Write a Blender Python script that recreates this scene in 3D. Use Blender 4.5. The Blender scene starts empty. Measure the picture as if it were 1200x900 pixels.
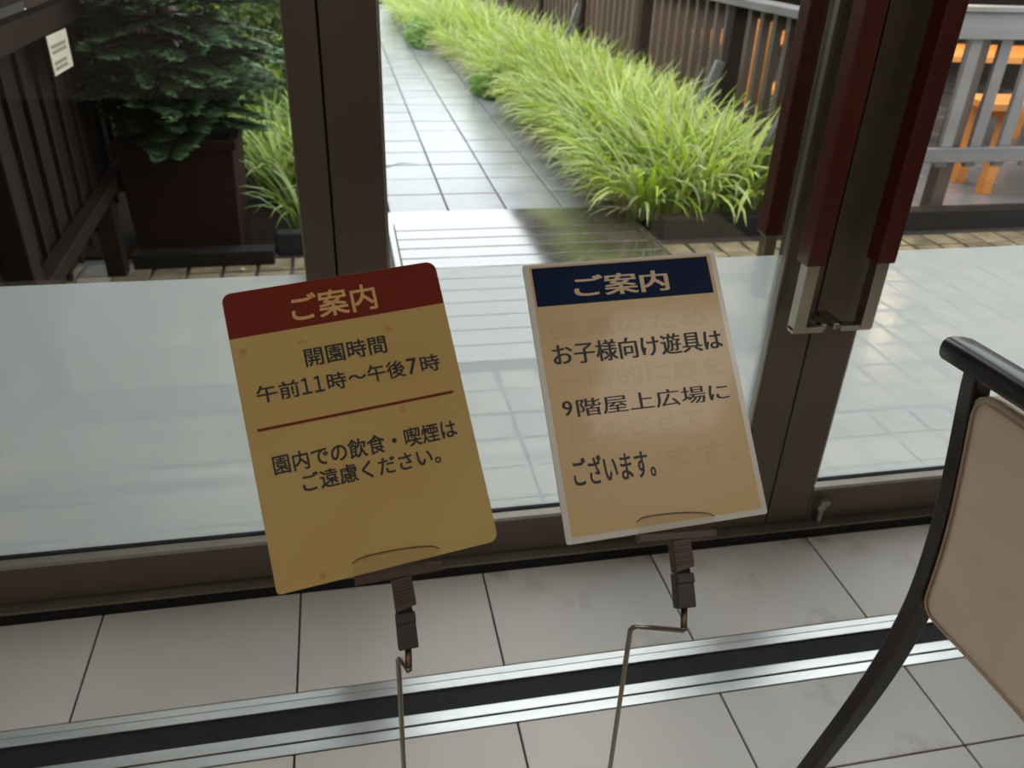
import bpy, bmesh, math, random
from mathutils import Vector, Matrix

# ------------------------------------------------------------------ camera
S = bpy.context.scene
COL = S.collection
random.seed(7)
F_PX, PITCH, ROLL, YAW = 952.98, 0.518156, 0.038844, 0.212043
CAM = Vector((0, 0, 1.45))
def cam_axes():
    cy, sy, cp, sp = math.cos(YAW), math.sin(YAW), math.cos(PITCH), math.sin(PITCH)
    fwd = Vector((sy*cp, cy*cp, -sp)); right = Vector((cy, -sy, 0)); up = right.cross(fwd)
    r = math.cos(ROLL)*right + math.sin(ROLL)*up
    u = -math.sin(ROLL)*right + math.cos(ROLL)*up
    return r, u, fwd
cr, cu, cf = cam_axes()
cd = bpy.data.cameras.new('camera'); cam = bpy.data.objects.new('camera', cd); COL.objects.link(cam)
cam.matrix_world = Matrix(((cr.x, cu.x, -cf.x, CAM.x), (cr.y, cu.y, -cf.y, CAM.y), (cr.z, cu.z, -cf.z, CAM.z), (0, 0, 0, 1)))
cd.sensor_fit = 'HORIZONTAL'; cd.sensor_width = 36; cd.lens = 36*F_PX/1200; cd.clip_start = .02; cd.clip_end = 200
cd.dof.use_dof = True; cd.dof.focus_distance = 1.0; cd.dof.aperture_fstop = 7.5
S.camera = cam

# ------------------------------------------------------------------ sky, lamps, exposure
wd = bpy.data.worlds.new('overcast_sky'); S.world = wd; wd.use_nodes = True
bg = wd.node_tree.nodes['Background']
bg.inputs[0].default_value = (.93, .97, 1.0, 1); bg.inputs[1].default_value = 2.5
S.view_settings.view_transform = 'Standard'; S.view_settings.look = 'None'
S.view_settings.exposure = 0.45; S.view_settings.gamma = 1; S.view_settings.use_curve_mapping = False
LAMP_W = 6.5          # each ceiling lamp of the room
S.cycles.use_denoising = True
S.cycles.max_bounces = 10; S.cycles.transparent_max_bounces = 24; S.cycles.caustics_reflective = False; S.cycles.caustics_refractive = False
S.cycles.sample_clamp_indirect = 6

# ------------------------------------------------------------------ helpers
def srgb(r, g, b):
    f = lambda c: (c/255/12.92) if c/255 <= .04045 else ((c/255+.055)/1.055)**2.4
    return (f(r), f(g), f(b))
class NT:
    def __init__(s, name):
        s.m = bpy.data.materials.new(name); s.m.use_nodes = True; s.t = s.m.node_tree; s.n = s.t.nodes
        s.b = s.n.get('Principled BSDF'); s.out = s.n.get('Material Output')
    def new(s, typ, **kw):
        x = s.n.new(typ)
        for k, v in kw.items(): setattr(x, k, v)
        return x
    def link(s, a, b): s.t.links.new(a, b)
def mat(name, col, rough=.6, metal=0., var=.12, scale=8., stretch=(1, 1, 1), bump=0., spec=.5, col2=None, coat=0., per_obj=0., coord='Object', detail=5., bscale=None, rvar=0.):
    """procedural material: noise-varied colour, optional fine relief and per-piece shade"""
    k = NT(name); b = k.b
    tc = k.new('ShaderNodeTexCoord'); mp = k.new('ShaderNodeMapping'); mp.inputs['Scale'].default_value = stretch
    k.link(tc.outputs[coord], mp.inputs[0])
    vec = mp.outputs[0]
    if per_obj:
        oi = k.new('ShaderNodeObjectInfo'); ad = k.new('ShaderNodeVectorMath', operation='ADD')
        ml = k.new('ShaderNodeMath', operation='MULTIPLY'); ml.inputs[1].default_value = 37.
        k.link(oi.outputs['Random'], ml.inputs[0]); k.link(vec, ad.inputs[0]); k.link(ml.outputs[0], ad.inputs[1]); vec = ad.outputs[0]
    nz = k.new('ShaderNodeTexNoise'); nz.inputs['Scale'].default_value = scale; nz.inputs['Detail'].default_value = detail
    k.link(vec, nz.inputs['Vector'])
    rp = k.new('ShaderNodeValToRGB'); rp.color_ramp.elements[0].position = .3; rp.color_ramp.elements[1].position = .7
    c2 = col2 or tuple(min(1, c*(1+var)) for c in col)
    c1 = col if col2 else tuple(c*(1-var) for c in col)
    rp.color_ramp.elements[0].color = (*c1, 1); rp.color_ramp.elements[1].color = (*c2, 1)
    k.link(nz.outputs['Fac'], rp.inputs[0]); outc = rp.outputs[0]
    if per_obj:
        hs = k.new('ShaderNodeHueSaturation'); mr = k.new('ShaderNodeMapRange')
        mr.inputs[3].default_value = 1-per_obj; mr.inputs[4].default_value = 1+per_obj
        k.link(oi.outputs['Random'], mr.inputs[0]); k.link(mr.outputs[0], hs.inputs['Value']); k.link(outc, hs.inputs['Color']); outc = hs.outputs[0]
    k.link(outc, b.inputs['Base Color'])
    b.inputs['Roughness'].default_value = rough; b.inputs['Metallic'].default_value = metal
    b.inputs['Specular IOR Level'].default_value = spec; b.inputs['Coat Weight'].default_value = coat; b.inputs['Coat Roughness'].default_value = .08
    if rvar:
        mr2 = k.new('ShaderNodeMapRange'); mr2.inputs[3].default_value = max(0, rough-rvar); mr2.inputs[4].default_value = rough+rvar
        k.link(nz.outputs['Fac'], mr2.inputs[0]); k.link(mr2.outputs[0], b.inputs['Roughness'])
    if bump:
        n2 = k.new('ShaderNodeTexNoise'); n2.inputs['Scale'].default_value = bscale or scale*6; n2.inputs['Detail'].default_value = 4
        k.link(vec, n2.inputs['Vector'])
        bp = k.new('ShaderNodeBump'); bp.inputs['Strength'].default_value = bump; bp.inputs['Distance'].default_value = .004
        k.link(n2.outputs['Fac'], bp.inputs['Height']); k.link(bp.outputs[0], b.inputs['Normal'])
    return k.m
def schlick(k, f0=.045):
    g = k.new('ShaderNodeNewGeometry'); d = k.new('ShaderNodeVectorMath', operation='DOT_PRODUCT')
    k.link(g.outputs['Normal'], d.inputs[0]); k.link(g.outputs['Incoming'], d.inputs[1])
    a = k.new('ShaderNodeMath', operation='ABSOLUTE'); k.link(d.outputs['Value'], a.inputs[0])
    s = k.new('ShaderNodeMath', operation='SUBTRACT'); s.inputs[0].default_value = 1; k.link(a.outputs[0], s.inputs[1])
    p = k.new('ShaderNodeMath', operation='POWER'); p.inputs[1].default_value = 5; k.link(s.outputs[0], p.inputs[0])
    m = k.new('ShaderNodeMath', operation='MULTIPLY_ADD'); m.inputs[1].default_value = 1-f0; m.inputs[2].default_value = f0
    k.link(p.outputs[0], m.inputs[0]); return m.outputs[0]
def glass_mat(name, tint, f0=.045, rough=0.):
    k = NT(name); k.n.remove(k.b)
    t = k.new('ShaderNodeBsdfTransparent'); t.inputs[0].default_value = (*tint, 1)
    g = k.new('ShaderNodeBsdfGlossy'); g.inputs['Roughness'].default_value = rough
    mx = k.new('ShaderNodeMixShader'); k.link(schlick(k, f0), mx.inputs[0]); k.link(t.outputs[0], mx.inputs[1]); k.link(g.outputs[0], mx.inputs[2])
    k.link(mx.outputs[0], k.out.inputs[0]); return k.m
def film_mat(name, clear=.22, white=(.83, .895, .925)):
    k = NT(name); k.n.remove(k.b)
    t = k.new('ShaderNodeBsdfTransparent'); tr = k.new('ShaderNodeBsdfTranslucent'); df = k.new('ShaderNodeBsdfDiffuse')
    tr.inputs[0].default_value = (*white, 1); df.inputs[0].default_value = (*white, 1)
    m1 = k.new('ShaderNodeMixShader'); m1.inputs[0].default_value = .32; k.link(tr.outputs[0], m1.inputs[1]); k.link(df.outputs[0], m1.inputs[2])
    m2 = k.new('ShaderNodeMixShader'); m2.inputs[0].default_value = clear; k.link(m1.outputs[0], m2.inputs[1]); k.link(t.outputs[0], m2.inputs[2])
    k.link(m2.outputs[0], k.out.inputs[0]); return k.m
def leaf_mat(name, rough=.45, trans=.35):
    """leaf colour comes from the mesh's own 'leaf_colour' attribute; light also passes through the leaf"""
    k = NT(name); b = k.b
    a = k.new('ShaderNodeAttribute'); a.attribute_name = 'leaf_colour'
    k.link(a.outputs['Color'], b.inputs['Base Color']); b.inputs['Roughness'].default_value = rough
    tr = k.new('ShaderNodeBsdfTranslucent'); k.link(a.outputs['Color'], tr.inputs[0])
    mx = k.new('ShaderNodeMixShader'); mx.inputs[0].default_value = trans
    k.link(b.outputs[0], mx.inputs[1]); k.link(tr.outputs[0], mx.inputs[2]); k.link(mx.outputs[0], k.out.inputs[0]); return k.m

class MB:
    """collects shapes, builds one mesh object"""
    def __init__(s): s.v = []; s.f = []; s.c = None
    def add(s, vs, fs):
        o = len(s.v); s.v += [tuple(v) for v in vs]; s.f += [tuple(i+o for i in f) for f in fs]; return s
    def box(s, x0, x1, y0, y1, z0, z1):
        return s.add([(x0,y0,z0),(x1,y0,z0),(x1,y1,z0),(x0,y1,z0),(x0,y0,z1),(x1,y0,z1),(x1,y1,z1),(x0,y1,z1)],
                     [(0,3,2,1),(4,5,6,7),(0,1,5,4),(1,2,6,5),(2,3,7,6),(3,0,4,7)])
    def prism(s, pts, depth, frame=None):
        """closed outline pts (a,b) extruded along the third axis; frame maps (a,b,c) to a point"""
        fr = frame or (lambda a, b, c: (a, b, c)); n = len(pts)
        vs = [fr(a, b, depth[0]) for a, b in pts] + [fr(a, b, depth[1]) for a, b in pts]
        return s.add(vs, [tuple(range(n))[::-1], tuple(range(n, 2*n))] + [(i, (i+1) % n, n+(i+1) % n, n+i) for i in range(n)])
    def tube(s, path, r, n=10):
        path = [Vector(p) for p in path]; rs = r if isinstance(r, (list, tuple)) else [r]*len(path); rings = []; prev = None
        for i, p in enumerate(path):
            d = (path[min(i+1, len(path)-1)]-path[max(i-1, 0)]).normalized()
            a = prev if prev is not None else (Vector((0, 0, 1)) if abs(d.z) < .9 else Vector((1, 0, 0)))
            x = (a - d*a.dot(d)).normalized(); y = d.cross(x); prev = x
            rings.append([p + (x*math.cos(2*math.pi*j/n)+y*math.sin(2*math.pi*j/n))*rs[i] for j in range(n)])
        vs = [v for g in rings for v in g]; L = len(path)
        fs = [(i*n+j, i*n+(j+1) % n, (i+1)*n+(j+1) % n, (i+1)*n+j) for i in range(L-1) for j in range(n)]
        fs += [tuple(range(n))[::-1], tuple(range((L-1)*n, L*n))]
        return s.add(vs, fs)
    def sweep(s, path, halves, up):
        """rectangular bar along path; halves=[(h_side,h_up)], up=reference axis"""
        path = [Vector(p) for p in path]; rings = []
        for i, p in enumerate(path):
            d = (path[min(i+1, len(path)-1)]-path[max(i-1, 0)]).normalized()
            a = Vector(up); x = (a - d*a.dot(d)).normalized(); y = d.cross(x); hx, hy = halves[i]
            rings.append([p+x*hx+y*hy, p-x*hx+y*hy, p-x*hx-y*hy, p+x*hx-y*hy])
        vs = [v for g in rings for v in g]; L = len(path)
        fs = [(i*4+j, i*4+(j+1) % 4, (i+1)*4+(j+1) % 4, (i+1)*4+j) for i in range(L-1) for j in range(4)] + [(3, 2, 1, 0), tuple(range((L-1)*4, L*4))]
        return s.add(vs, fs)
    def build(s, name, m, parent=None, bevel=0, smooth=False, segs=2):
        me = bpy.data.meshes.new(name); me.from_pydata(s.v, [], s.f); me.validate()
        bm = bmesh.new(); bm.from_mesh(me); bmesh.ops.recalc_face_normals(bm, faces=bm.faces)
        if bevel:
            bmesh.ops.bevel(bm, geom=[e for e in bm.edges if e.is_manifold and e.calc_face_angle(0) > .5], offset=bevel, segments=segs, profile=.5, affect='EDGES')
        bm.to_mesh(me); bm.free()
        if smooth:
            for p in me.polygons: p.use_smooth = True
        me.materials.append(m)
        return link(name, me, parent)
def link(name, me, parent=None):
    o = bpy.data.objects.new(name, me); COL.objects.link(o); o.parent = parent; return o
def box(name, m, b, parent=None, bevel=0): return MB().box(*b).build(name, m, parent, bevel)
def empty(name, loc=(0, 0, 0)):
    o = bpy.data.objects.new(name, None); COL.objects.link(o); o.location = loc; o.empty_display_size = .05; return o
def tag(o, label=None, cat=None, group=None, kind=None):
    for k, v in (('label', label), ('category', cat), ('group', group), ('kind', kind)):
        if v: o[k] = v
    return o
def keep(o, parent):
    """parent a part built in world coordinates to an Empty that stands elsewhere"""
    o.parent = parent; o.matrix_parent_inverse = Matrix.Translation(parent.location).inverted(); return o
def struct(o, label, cat=None): return tag(o, label, cat, kind='structure')
def on_ray(px, py, z):
    """point at height z seen at a pixel of the 1200x900 frame"""
    d = cf + cr*((px-600)/F_PX) - cu*((py-450)/F_PX); return CAM + d*((z-CAM.z)/d.z)

# ------------------------------------------------------------------ materials
M = {}
M['tile'] = mat('white_floor_tile', srgb(226, 220, 212), .42, var=.05, scale=3, per_obj=.025, bump=.06, bscale=60, rvar=.08)
def dirty_tile():
    k = NT('soiled_floor_tile'); b = k.b
    tc = k.new('ShaderNodeTexCoord')
    n1 = k.new('ShaderNodeTexNoise'); n1.inputs['Scale'].default_value = 5; n1.inputs['Detail'].default_value = 8; n1.inputs['Roughness'].default_value = .7
    n2 = k.new('ShaderNodeTexNoise'); n2.inputs['Scale'].default_value = 2.2; n2.inputs['Detail'].default_value = 2
    k.link(tc.outputs['Object'], n1.inputs[0]); k.link(tc.outputs['Object'], n2.inputs[0])
    m = k.new('ShaderNodeMath', operation='MULTIPLY'); k.link(n1.outputs[0], m.inputs[0]); k.link(n2.outputs[0], m.inputs[1])
    r = k.new('ShaderNodeValToRGB'); r.color_ramp.elements[0].position = .245; r.color_ramp.elements[1].position = .40
    r.color_ramp.elements[0].color = (*srgb(226, 220, 212), 1); r.color_ramp.elements[1].color = (*srgb(146, 130, 112), 1)
    k.link(m.outputs[0], r.inputs[0]); k.link(r.outputs[0], b.inputs['Base Color']); b.inputs['Roughness'].default_value = .45
    return k.m
M['tile_dirty'] = dirty_tile()
M['grout'] = mat('dark_grout', srgb(62, 56, 50), .9)
M['alu'] = mat('brushed_steel_rail', srgb(226, 226, 224), .32, 1., var=.08, scale=30, stretch=(.05, 1, 1))
M['rubber'] = mat('black_rubber', srgb(30, 31, 33), .75, var=.2, scale=20, bump=.2)
M['bronze'] = mat('bronze_anodised_frame', srgb(106, 95, 83), .36, .55, var=.08, scale=5, stretch=(1, 1, .15), rvar=.06)
M['bronze_lt'] = mat('pale_bronze_ledge', srgb(168, 160, 148), .35, .8, var=.06, scale=6)  # lighter bronze for beads, glazing strips and bolt
M['bracket'] = mat('bronze_bracket', srgb(176, 168, 154), .25, 1., var=.06, scale=12)
M['gasket'] = mat('black_gasket', srgb(18, 16, 15), .8)
M['silver'] = mat('stainless_bracket', srgb(205, 204, 200), .3, 1., var=.05, scale=12)
M['redwood'] = mat('red_brown_lacquered_wood', srgb(82, 26, 16), .35, var=.3, scale=10, stretch=(1, 1, .08), coat=.3)
M['glass'] = glass_mat('door_glass', (.95, .965, .96), .045)
M['film'] = film_mat('frosted_film', .27)
M['wall'] = mat('interior_plaster', srgb(206, 198, 186), .85, var=.03)
M['ceil'] = mat('ceiling_paint', srgb(215, 210, 202), .9, var=.02)
M['facade'] = mat('facade_panel', srgb(120, 112, 104), .7)
M['patio'] = mat('wet_stone_sett', srgb(136, 122, 98), .22, var=.35, scale=9, per_obj=.22, bump=.35, bscale=40, rvar=.12)
M['patio_joint'] = mat('wet_mortar', srgb(52, 46, 40), .5)
M['paving'] = mat('wet_grey_paving', srgb(146, 146, 150), .2, var=.14, scale=4, per_obj=.08, bump=.1, bscale=80, rvar=.12)
M['paving_joint'] = mat('paving_joint', srgb(30, 30, 30), .8, spec=.2)
M['deck'] = mat('wet_dark_deck_plank', srgb(74, 66, 60), .1, var=.25, scale=6, stretch=(.15, 1, 1), per_obj=.12, rvar=.05, spec=1., coat=1., bump=.04, bscale=14)
M['kerb'] = mat('wet_kerb_stone', srgb(92, 88, 84), .1, var=.15, scale=6, rvar=.05, spec=1., coat=1.)
M['soil'] = mat('dark_soil', srgb(34, 26, 20), .95, spec=.1, var=.4, scale=20, bump=.6)
M['sleeper'] = mat('dark_wet_timber', srgb(30, 25, 22), .7, var=.3, scale=8, stretch=(.1, 1, 1), bump=.2, spec=.25)
M['fence_dark'] = mat('dark_brown_fence_timber', srgb(36, 24, 18), .75, spec=.2, var=.28, scale=7, stretch=(1, 1, .12), per_obj=.18, bump=.25)
M['fence_brown'] = mat('brown_fence_timber', srgb(84, 66, 56), .55, var=.25, scale=7, stretch=(1, 1, .12), per_obj=.16, bump=.25)
M['fence_grey'] = mat('weathered_grey_timber', srgb(112, 109, 110), .6, var=.2, scale=7, stretch=(.12, 1, 1), per_obj=.1, bump=.25)
M['planter'] = mat('dark_red_brown_planter', srgb(38, 13, 10), .75, spec=.2, var=.2, scale=6, bump=.15)
M['bark'] = mat('conifer_bark', srgb(66, 44, 34), .9, var=.3, scale=14, stretch=(1, 1, .2), bump=.6)
M['orange_wood'] = mat('orange_pine', srgb(214, 140, 66), .5, var=.2, scale=6, stretch=(.15, 1, 1), per_obj=.08)
M['terrace'] = mat('wet_terrace_floor', srgb(120, 120, 124), .25, var=.1, scale=3, rvar=.1)
M['darkroof'] = mat('dark_roof_timber', srgb(50, 42, 38), .8)
M['leaf'] = leaf_mat('variegated_leaf')
M['needle'] = leaf_mat('conifer_leaf', .6, .2)
M['paper'] = mat('notice_paper', srgb(214, 206, 186), .8, var=.05)
M['print'] = mat('grey_print', srgb(120, 116, 106), .8)
M['espresso'] = mat('espresso_lacquer', srgb(30, 20, 19), .36, var=.15, scale=9, stretch=(1, 1, .1), coat=.15)
M['cream'] = mat('cream_leatherette', srgb(232, 210, 186), .5, var=.04, scale=12, bump=.12, bscale=220)
M['piping'] = mat('cream_piping', srgb(186, 154, 128), .5, var=.04)
M['clipbrown'] = mat('brown_clip_plastic', srgb(72, 52, 40), .4, var=.1)
M['clipolive'] = mat('dark_olive_sleeve', srgb(52, 46, 34), .45, var=.1)
M['clearplastic'] = glass_mat('clear_plastic', (.99, .985, .975), .03, .08)
M['copper'] = mat('copper_wire', srgb(104, 82, 66), .35, 1., var=.1)
M['wire'] = mat('steel_wire', srgb(150, 140, 128), .35, 1., var=.1)
M['base'] = mat('painted_steel_base', srgb(70, 66, 62), .45, .6)
M['lampglow'] = NT('lamp_diffuser').m
_k = M['lampglow'].node_tree.nodes['Principled BSDF']; _k.inputs['Emission Color'].default_value = (1, .96, .90, 1); _k.inputs['Emission Strength'].default_value = 1.7

# ------------------------------------------------------------------ room shell
X0, XT = -0.62824, 0.45128           # tile joints across the doorway
floor = struct(box('floor', M['grout'], (-3.4, 4.4, -4.6, 1.63, -.12, -.004)), 'interior floor of large pale tiles with dark joints', 'floor')
rows = [(1.2415, 1.5400, 0), (.884, 1.0885, 0), (.433, .880, 0), (-.018, .429, 0), (-.469, -.022, 0)]
tiles = {}
for r, (ya, yb, off) in enumerate(rows):
    for i in range(-6, 8):
        xa = X0 + i*XT + .0022; xb = xa + XT - .0044
        key = r
        m = M['tile_dirty'] if (r == 0 and i in (2, 3, 4)) or (r == 1 and i in (3, 4)) else M['tile']
        if (r, m.name) not in tiles:
            b = MB().box(0, xb-xa, 0, yb-ya, -.01, 0); o = b.build('floor_tile', m, floor, .0015); tiles[(r, m.name)] = o.data
        else: o = link('floor_tile', tiles[(r, m.name)], floor)
        o.location = (xa, ya, 0)
# steel and rubber track set into the floor
track = struct(empty('trim_1', (0, 1.165, 0)), 'floor track of steel rails and black rubber crossing the tiles', 'floor track')
for ya, yb, z, m, n in ((1.2200, 1.2385, .001, 'alu', 'metal_rail'), (1.1980, 1.2180, .003, 'alu', 'metal_rail'), (1.1415, 1.1980, -.002, 'rubber', 'rubber_insert'),
                        (1.1165, 1.1415, .003, 'alu', 'metal_rail'), (1.0905, 1.1140, .001, 'alu', 'metal_rail')):
    keep(box(n, M[m], (-3.4, 4.4, ya, yb, -.02, z), bevel=.001), track)
keep(box('track_bed', M['gasket'], (-3.4, 4.4, 1.0890, 1.2410, -.03, -.003)), track)
# threshold under the glazing
M['thresh'] = mat('pale_threshold', srgb(142, 132, 120), .4, .6, var=.1, scale=8)  # lighter metal than the frame
sill = struct(empty('trim_2', (0, 1.56, 0)), 'bronze metal threshold under the glass doors', 'threshold')
keep(box('dark_front_strip', M['gasket'], (-3.4, 4.4, 1.5420, 1.5474, -.004, .0215)), sill)  # black strip that makes the front face of the threshold dark
keep(box('threshold_bar', M['thresh'], (-3.4, 4.4, 1.5475, 1.6440, .0, .027), bevel=.002), sill)

GY = 1.6000                            # plane of the glass
FILM_Z = .806
def leaf(n, x0, x1, label, stile_l, stile_r):
    """glass leaf: stiles, rails, pane, frosted film"""
    d = struct(empty(n, ((x0+x1)/2, GY, .032)), label, 'door' if n.startswith('door') else 'window')
    for a, b in ((x0, x0+stile_l), (x1-stile_r, x1)):
        keep(MB().box(a, b, 1.576, 1.624, .032, 2.25).build('stile', M['bronze'], d, .002), d)
    xa, xb = x0+stile_l, x1-stile_r
    keep(MB().box(xa, xb, 1.576, 1.624, .032, .138).build('bottom_rail', M['bronze'], d, .0015), d)
    keep(MB().prism([(1.572, .136), (1.572, .146), (1.592, .150), (1.592, .136)], (xa, xb), lambda a, b, c: (c, a, b)).build('glazing_bead', M['bronze_lt'], d), d)
    keep(box('gasket', M['gasket'], (xa, xb, 1.5925, 1.609, .138, .1525)), d)
    keep(MB().box(xa, xb, 1.576, 1.624, 2.15, 2.25).build('top_rail', M['bronze'], d, .002), d)
    for s0, s1 in ((xa, xa+.006), (xb-.006, xb)):
        keep(box('glazing_strip', M['bronze_lt'], (s0, s1, 1.580, 1.596, .150, 2.15)), d)
    keep(box('glass_pane', M['glass'], (xa, xb, 1.5965, 1.6045, .14, 2.16)), d)
    f = MB().add([(xa, 1.6055, .14), (xb, 1.6055, .14), (xb, 1.6055, FILM_Z), (xa, 1.6055, FILM_Z)], [(0, 1, 2, 3)]).build('frosted_film', M['film'], d); keep(f, d)
    return d
win = leaf('window_1', -2.60, -.033, 'fixed glass panel with white frosted lower band left of the bronze post', .06, .055)
door1 = leaf('door_1', -.0305, 1.0635, 'glass door leaf with frosted lower band opening onto the garden path', .1005, .098)
door2 = leaf('door_2', 1.0675, 2.16, 'glass door leaf beside the cream chair with red-brown pull', .118, .1005)
def pull(d, xin, side, yside, label):
    """pull handle: flat steel ends, stub feet, square red-brown grip. side=+1 foot goes +X ; yside=-1 inside"""
    yc = GY + yside*.098; h = .0185; zb = .667; zt = 1.62
    b = MB()
    for za, zb_ in ((zb, .829), (1.46, zt)):
        b.box(xin-h*.8, xin+h*.8, yc-h*.8, yc+h*.8, za, zb_)
    for z in (zb, zt-.012):
        xe = xin+side*.062
        b.box(min(xin-h*.8, xe), max(xin+h*.8, xe), yc-.012, yc+.012, z-.006, z+.008)
        b.box(xe-.012, xe+.012, min(yc, GY+yside*.022), max(yc, GY+yside*.022), z-.006, z+.008)
    o = b.build('pull_handle', M['bracket'], None, .001); keep(o, d); o['label'] = label
    g = MB().box(xin-.0225, xin+.0225, yc-.0225, yc+.0225, .826, 1.475).build('wooden_grip', M['redwood'], None, .003)
    g.parent = o                       # the handle part already sits in world coordinates
    return o
pull(door1, .976, 1, -1, 'steel pull handle with red-brown wooden grip')
pull(door1, .976, 1, 1, 'outer steel pull handle with red-brown wooden grip')
pull(door2, 1.143, -1, -1, 'steel pull handle with red-brown wooden grip')
pull(door2, 1.143, -1, 1, 'outer steel pull handle with red-brown wooden grip')
keep(box('meeting_seal', M['gasket'], (1.0636, 1.0674, 1.600, 1.618, .05, 2.2)), door1)
bolt = MB().tube([(1.215, 1.556, .085), (1.215, 1.578, .085)], .013, 14).tube([(1.215, 1.560, .040), (1.215, 1.560, .105)], .007, 10).box(1.205, 1.232, 1.552, 1.566, .094, .108)
keep(bolt.build('floor_bolt', M['bronze_lt'], None, .001), door2)
post = struct(MB().box(-.0905, -.0335, 1.566, 1.634, .0, 2.35).box(-.0336, -.0308, 1.604, 1.632, .03, 2.25).build('trim_3', M['bronze'], None, .002), 'bronze metal post between the fixed pane and the doors', 'post')
struct(box('trim_4', M['bronze'], (-2.65, 2.25, 1.56, 1.64, 2.255, 2.36), bevel=.002), 'bronze metal head frame above the glass doors', 'frame')
struct(box('wall_front', M['wall'], (-3.4, 4.4, 1.55, 1.66, 2.365, 2.80)), 'plaster wall over the doors', 'wall')
struct(box('wall_front_right', M['wall'], (2.2, 4.4, 1.565, 1.66, .045, 2.36)), 'plaster wall right of the doors', 'wall')
struct(box('wall_front_left', M['wall'], (-3.4, -2.66, 1.565, 1.66, .045, 2.36)), 'plaster wall left of the glazing', 'wall')
struct(box('wall_left', M['wall'], (-3.5, -3.4, -4.6, 1.66, -.12, 2.8)), 'plaster side wall', 'wall')
struct(box('wall_right', M['wall'], (4.4, 4.5, -4.6, 1.66, -.12, 2.8)), 'plaster side wall', 'wall')
struct(box('wall_back', M['wall'], (-3.5, 4.5, -4.7, -4.6, -.12, 2.8)), 'plaster back wall behind the camera', 'wall')
struct(box('ceiling', M['ceil'], (-3.5, 4.5, -4.7, 1.66, 2.8, 2.9)), 'painted ceiling', 'ceiling')
for i, (lx, ly) in enumerate(((-1.2, -.6), (1.4, -.6), (-1.2, -2.8), (1.4, -2.8))):
    t = tag(empty('ceiling_lamp', (lx, ly, 2.8)), 'square recessed lamp in the ceiling', 'lamp', 'recessed ceiling lamps')
    keep(MB().box(lx-.32, lx+.32, ly-.32, ly+.32, 2.785, 2.799).build('lamp_frame', M['silver'], None, .002), t)
    keep(box('diffuser', M['lampglow'], (lx-.29, lx+.29, ly-.29, ly+.29, 2.780, 2.784)), t)
    ld = bpy.data.lights.new('lamp_light', 'AREA'); ld.size = .58; ld.energy = LAMP_W; ld.color = (1, .96, .90)
    lo = bpy.data.objects.new('lamp_light', ld); COL.objects.link(lo); lo.location = (lx, ly, 2.775); keep(lo, t)

# ------------------------------------------------------------------ outdoor ground
patio = struct(box('patio_floor', M['patio_joint'], (-3.6, 6.2, 1.66, 3.93, -.14, -.012)), 'wet stone sett paving outside the doors', 'paving')
PT = .155; sett = {}
cand = []
for j in range(14):
    for i in range(-16, 34):
        x = -.28 + i*PT; y = 1.68 + j*PT
        if y + PT > 3.93: continue
        if .13 < x + PT/2 < 1.62 and 2.60 < y+PT/2: continue          # under the deck ramp
        p = Vector((x+PT/2, y+PT/2, 0)) - CAM; w = p.dot(cf)
        inn = w > 0 and -60 < 600+F_PX*p.dot(cr)/w < 1260 and 200 < 450-F_PX*p.dot(cu)/w < 700
        cand.append((0 if inn and x < 3.9 else 1, -y, x, y))
cand.sort()
vis = [c for c in cand if c[0] == 0]; parts = vis[:300]; rest = vis[300:]+[c for c in cand if c[0] == 1]
shapes = []
for k in range(4):
    e = .004+.002*k
    shapes.append(MB().box(e, PT-e, e*.9, PT-e, -.02, -.001-.0012*k).build('paving_sett', M['patio'], patio, .003).data)
for o in [o for o in patio.children]: bpy.data.objects.remove(o)
for n, (q, _, x, y) in enumerate(parts):
    o = link('paving_sett', shapes[(n*7+int(x*31)) % 4], patio); o.location = (x, y, 0)
b = MB()
for q, _, x, y in rest: b.box(x+.005, x+PT-.005, y+.005, y+PT-.005, -.02, -.003)
tag(b.build('paving_setts', M['patio'], patio), kind='stuff')

drain = tag(empty('drain_grate', (-.67, 2.52, 0)), 'dark slotted drain grate in the paving at the fence post', 'drain')
keep(MB().box(-.945, -.40, 2.42, 2.44, -.012, .004).box(-.945, -.40, 2.60, 2.62, -.012, .004).build('grate_frame', M['base'], None), drain)
for i in range(17):
    keep(box('grate_bar', M['base'], (-.94+i*.0315, -.919+i*.0315, 2.44, 2.60, -.012, .003)), drain)

ramp = tag(empty('deck_ramp', (.885, 3.45, 0)), 'low wet deck of dark planks leading from the doors to the path', 'deck')
ys = [2.63+i*.1342 for i in range(13)]
pm = None
for i in range(12):
    if pm is None: o = MB().box(-.655, .655, .004, .1300, -.02, .022).build('deck_plank', M['deck'], None, .003); pm = o.data
    else: o = link('deck_plank', pm)
    o.location = (0.885, ys[i], 0); keep(o, ramp)
for xa, xb in ((.195, .2275), (1.5425, 1.575)):
    keep(MB().box(xa, xb, 2.63, 4.24, -.02, .023).build('edge_board', M['deck'], None, .003), ramp)
struct(box('deck_bed', M['patio_joint'], (.13, 1.60, 2.62, 4.245, -.14, -.018)), 'bed under the deck', 'ground')
struct(MB().box(.185, 1.60, 4.2435, 4.474, -.14, .006).build('kerb_strip', M['kerb'], None, .004), 'wet stone kerb at the start of the garden path', 'kerb')

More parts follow.
